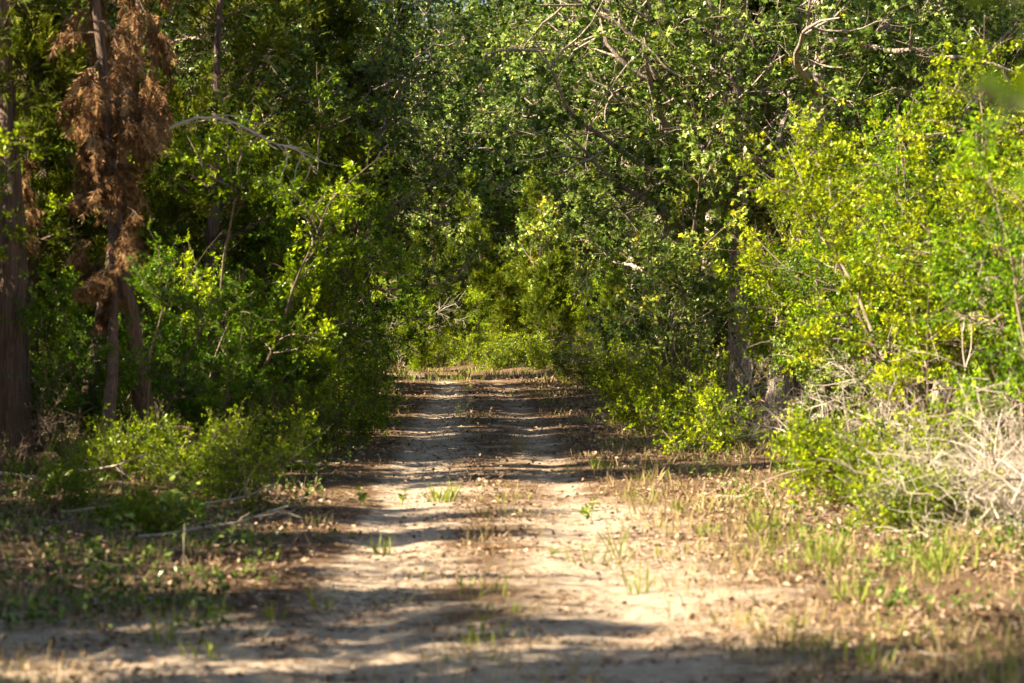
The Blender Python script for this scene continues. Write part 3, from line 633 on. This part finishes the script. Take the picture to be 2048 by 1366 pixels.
for xx, yy, p in zip(x, y, pr):
    if rg.random() < p:
        g = .55 + .25 * rg.random() if rg.random() < .5 else .12
        blades(gs, xx, yy, int(5 + 10 * rg.random()), .07 + .15 * rg.random() + (.1 if yy > 60 else 0), .10 + .12 * rg.random(), g, rg, .004 + .0001 * yy)
o = thing('grass', 'grass', 'sparse green and straw grass along the track', 0, 0, 0, meshes={'x': gs.mesh('grass', [M_GRASS])}); o['kind'] = 'stuff'

tufts = [(325, 1290, .30, .8, 16, 'upright bright grass tuft at the near left of the track'), (885, 1000, .22, .6, 60, 'wide grass clump in the left rut shade'),
         (770, 1100, .16, .5, 24, 'grass clump on the shaded near left rut'), (545, 1240, .15, .65, 16, 'short grass tuft on the near left sand'),
         (1275, 1180, .26, .6, 22, 'thin tall grass tuft on the near right rut'), (1530, 1075, .32, .65, 40, 'tall sunlit grass clump on the right verge'),
         (1190, 940, .24, .65, 16, 'grass tuft on the right rut by the shrubs'), (1040, 905, .30, .1, 30, 'dry straw-coloured tuft between the ruts'),
         (918, 835, .42, .7, 9, 'slim tall grass spike between the ruts far off'), (1240, 1110, .34, .6, 12, 'lone grass stems right of the track middle'),
         (1650, 1140, .26, .62, 60, 'broad grass patch on the sunny right verge'), (1880, 1170, .24, .66, 60, 'thick grass by the right edge below the brush'),
         (50, 1230, .22, .08, 40, 'dry straw tuft at the left edge'), (1700, 1210, .2, .7, 40, 'green tuft at the shade line on the right'),
         (640, 1215, .18, .5, 20, 'sparse tuft left of the near ruts'), (935, 780, .2, .6, 20, 'small tuft on the centre strip farther on')]
for px, py, h, g, n, lab in tufts:
    d = F * CAM_H / (py - HORIZON); tx = X(px, d); b_ = MB()
    blades(b_, tx, d, n, h, .04 + .0014 * n, g, rg, .004 + .0001 * d)
    me = b_.mesh('grass_tuft', [M_GRASS]); me.transform(__import__('mathutils').Matrix.Translation((-tx, -d, -float(ground_h(tx, d)))))
    thing('grass_tuft', 'grass tuft', lab, tx, d, meshes={'x': me}, group='grass tufts on the track')
def seedling(seed, n=9, h=.14, leaf=.07, tmpl=(BIG_V, BIG_F)):
    r = np.random.default_rng(seed); b_ = MB()
    st = grow(np.zeros((2, 3)), r.normal(size=(2, 3)) * .3 + [0, 0, 1], [h, h * .7], 4, .1, (0, 0, 0), r); tubes(b_, st, .003, .002, 4, 1, .4)
    P, D, t, _ = spawn(st, n, .3, 1, 45, 85, r); scatter(b_, *tmpl, P, D, leaf * (.6 + .6 * r.random(len(P))), r, 0, .35 + .5 * r.random(len(P)), 1.0)
    return {'x': b_.mesh('seedling', [M_OAK, M_TWIG])}
SEED = [seedling(1), seedling(2, 12, .2, .08, (OAK_V, OAK_F)), seedling(3, 6, .1, .06), seedling(4, 14, .3, .10, (OAK_V, OAK_F))]
for px, py, s, v, lab in [(335, 1060, 1.3, 3, 'large lobed oak seedling lit at the left verge'), (395, 1065, 1.1, 3, 'oak seedling right of the largest lit one'),
        (300, 1075, .9, 1, 'oak seedling left of the largest lit one'), (1183, 1035, .9, 1, 'dark little seedling alone in the right rut'), (730, 1010, 1.1, 0, 'yellowish seedling left of the rut clump'),
        (803, 1005, 1.0, 0, 'reddish-tipped seedling beside the rut clump'), (480, 1080, .9, 2, 'single seedling on left litter'), (490, 1135, .9, 2, 'small seedling on the pale sand at left'),
        (425, 1110, 1.0, 2, 'bluish seedling in the left shade'), (240, 1090, 1.0, 1, 'seedling in dry litter at left'), (180, 1140, 1.0, 0, 'seedling by the left straw tuft'),
        (1100, 1115, .9, 2, 'pale flat seedling near the track middle'), (120, 1010, 1.3, 1, 'leafy seedling among the fallen sticks'), (550, 1170, .8, 2, 'tiny seedling before the shadow band')]:
    d = F * CAM_H / (py - HORIZON); thing('seedling', 'seedling', lab, X(px, d), d, rot=px, scale=s, meshes=SEED[v], group='seedlings on the track', color=(1.2, 1.2, 1))
gc = MB(); n = 9000; x, y = rand_ground(n * 3, 13, 60, .22, 1.5); u = x - xc(y)
keep = ((u < -1.5) & (rg.random(len(u)) < .75) | ((u > 2.2) & (rg.random(len(u)) < .5))) & (smooth_noise(x, y, 1.6, 91) > .12); x = x[keep][:n]; y = y[keep][:n]
P = np.stack([x, y, ground_h(x, y)], -1); st = grow(P, rg.normal(size=P.shape) * .4 + [0, 0, 1], .05 + .16 * rg.random(len(P)), 3, .1, (0, 0, 0), rg)
P, D, t, _ = spawn(st, 4, .4, 1, 40, 80, rg); scatter(gc, LEAF_V, LEAF_F, P, D, .03 + .035 * rg.random(len(P)), rg, 0, tintr(rg, len(P)), 1.0)
o = thing('ground_cover', 'undergrowth', 'low green leafy growth on the verges', 0, 0, 0, meshes={'x': gc.mesh('ground_cover', [M_OAK])}); o['kind'] = 'stuff'
# fallen branches on the left
def stick(seed, L, r=.018):
    q = np.random.default_rng(seed); b_ = MB(); st = grow([(-L / 2, 0, .04)], [(1, 0, .03)], [L], 12, .10, (0, 0, 0), q)
    st[..., 2] = np.abs(st[..., 2]) + .01; tubes(b_, st, r, r * .3, 7, 0, .55)
    P, D, t, _ = spawn(st, 9, .2, 1, 30, 70, q); b = grow(P, D, L * .25 * (.3 + q.random(len(P))), 6, .2, (0, 0, .03), q); b[..., 2] = np.abs(b[..., 2]); tubes(b_, b, r * .4, .002, 4, 0, .4 + .5 * q.random(len(P)))
    return {'x': b_.mesh('fallen_branch', [M_GREY])}
ST = [stick(1, 1.3), stick(2, .9, .014), stick(3, 1.7, .022)]
for px, py, rz, s, v, lab in [(90, 985, .3, 1, 2, 'thick pale fallen branch at the left edge'), (170, 1000, -.8, 1, 0, 'pale fallen branch crossing the thick one'), (60, 950, 1.2, 1, 1, 'short grey branch behind the thick one'),
        (250, 960, .1, 1, 2, 'long fallen branch in the left shade'), (440, 1035, -.5, 1.1, 1, 'bent pale stick beside the oak seedlings'), (420, 1095, -.25, .9, 0, 'thin stick on the leaf litter at left'),
        (200, 1050, -.6, 1, 1, 'brown stick lying above the left seedlings'), (520, 940, -.3, 1.2, 2, 'forked stick on the shaded left bank'), (600, 800, .2, 1.3, 0, 'dead stick pile top at the left shrubs'), (130, 930, .9, 1.2, 0, 'upturned grey branch in the dark left thicket')]:
    d = F * CAM_H / (py - HORIZON); thing('fallen_branch', 'branch', lab, X(px, d), d, rot=rz, scale=s, meshes=ST[v], group='fallen branches left of the track')
tot = sum(len(me.loop_triangles) or sum(len(p.vertices) - 2 for p in []) for me in bpy.data.meshes)
print('POLYS', sum(len(me.polygons) for me in bpy.data.meshes), {me.name: len(me.polygons) for me in bpy.data.meshes if len(me.polygons) > 30000})
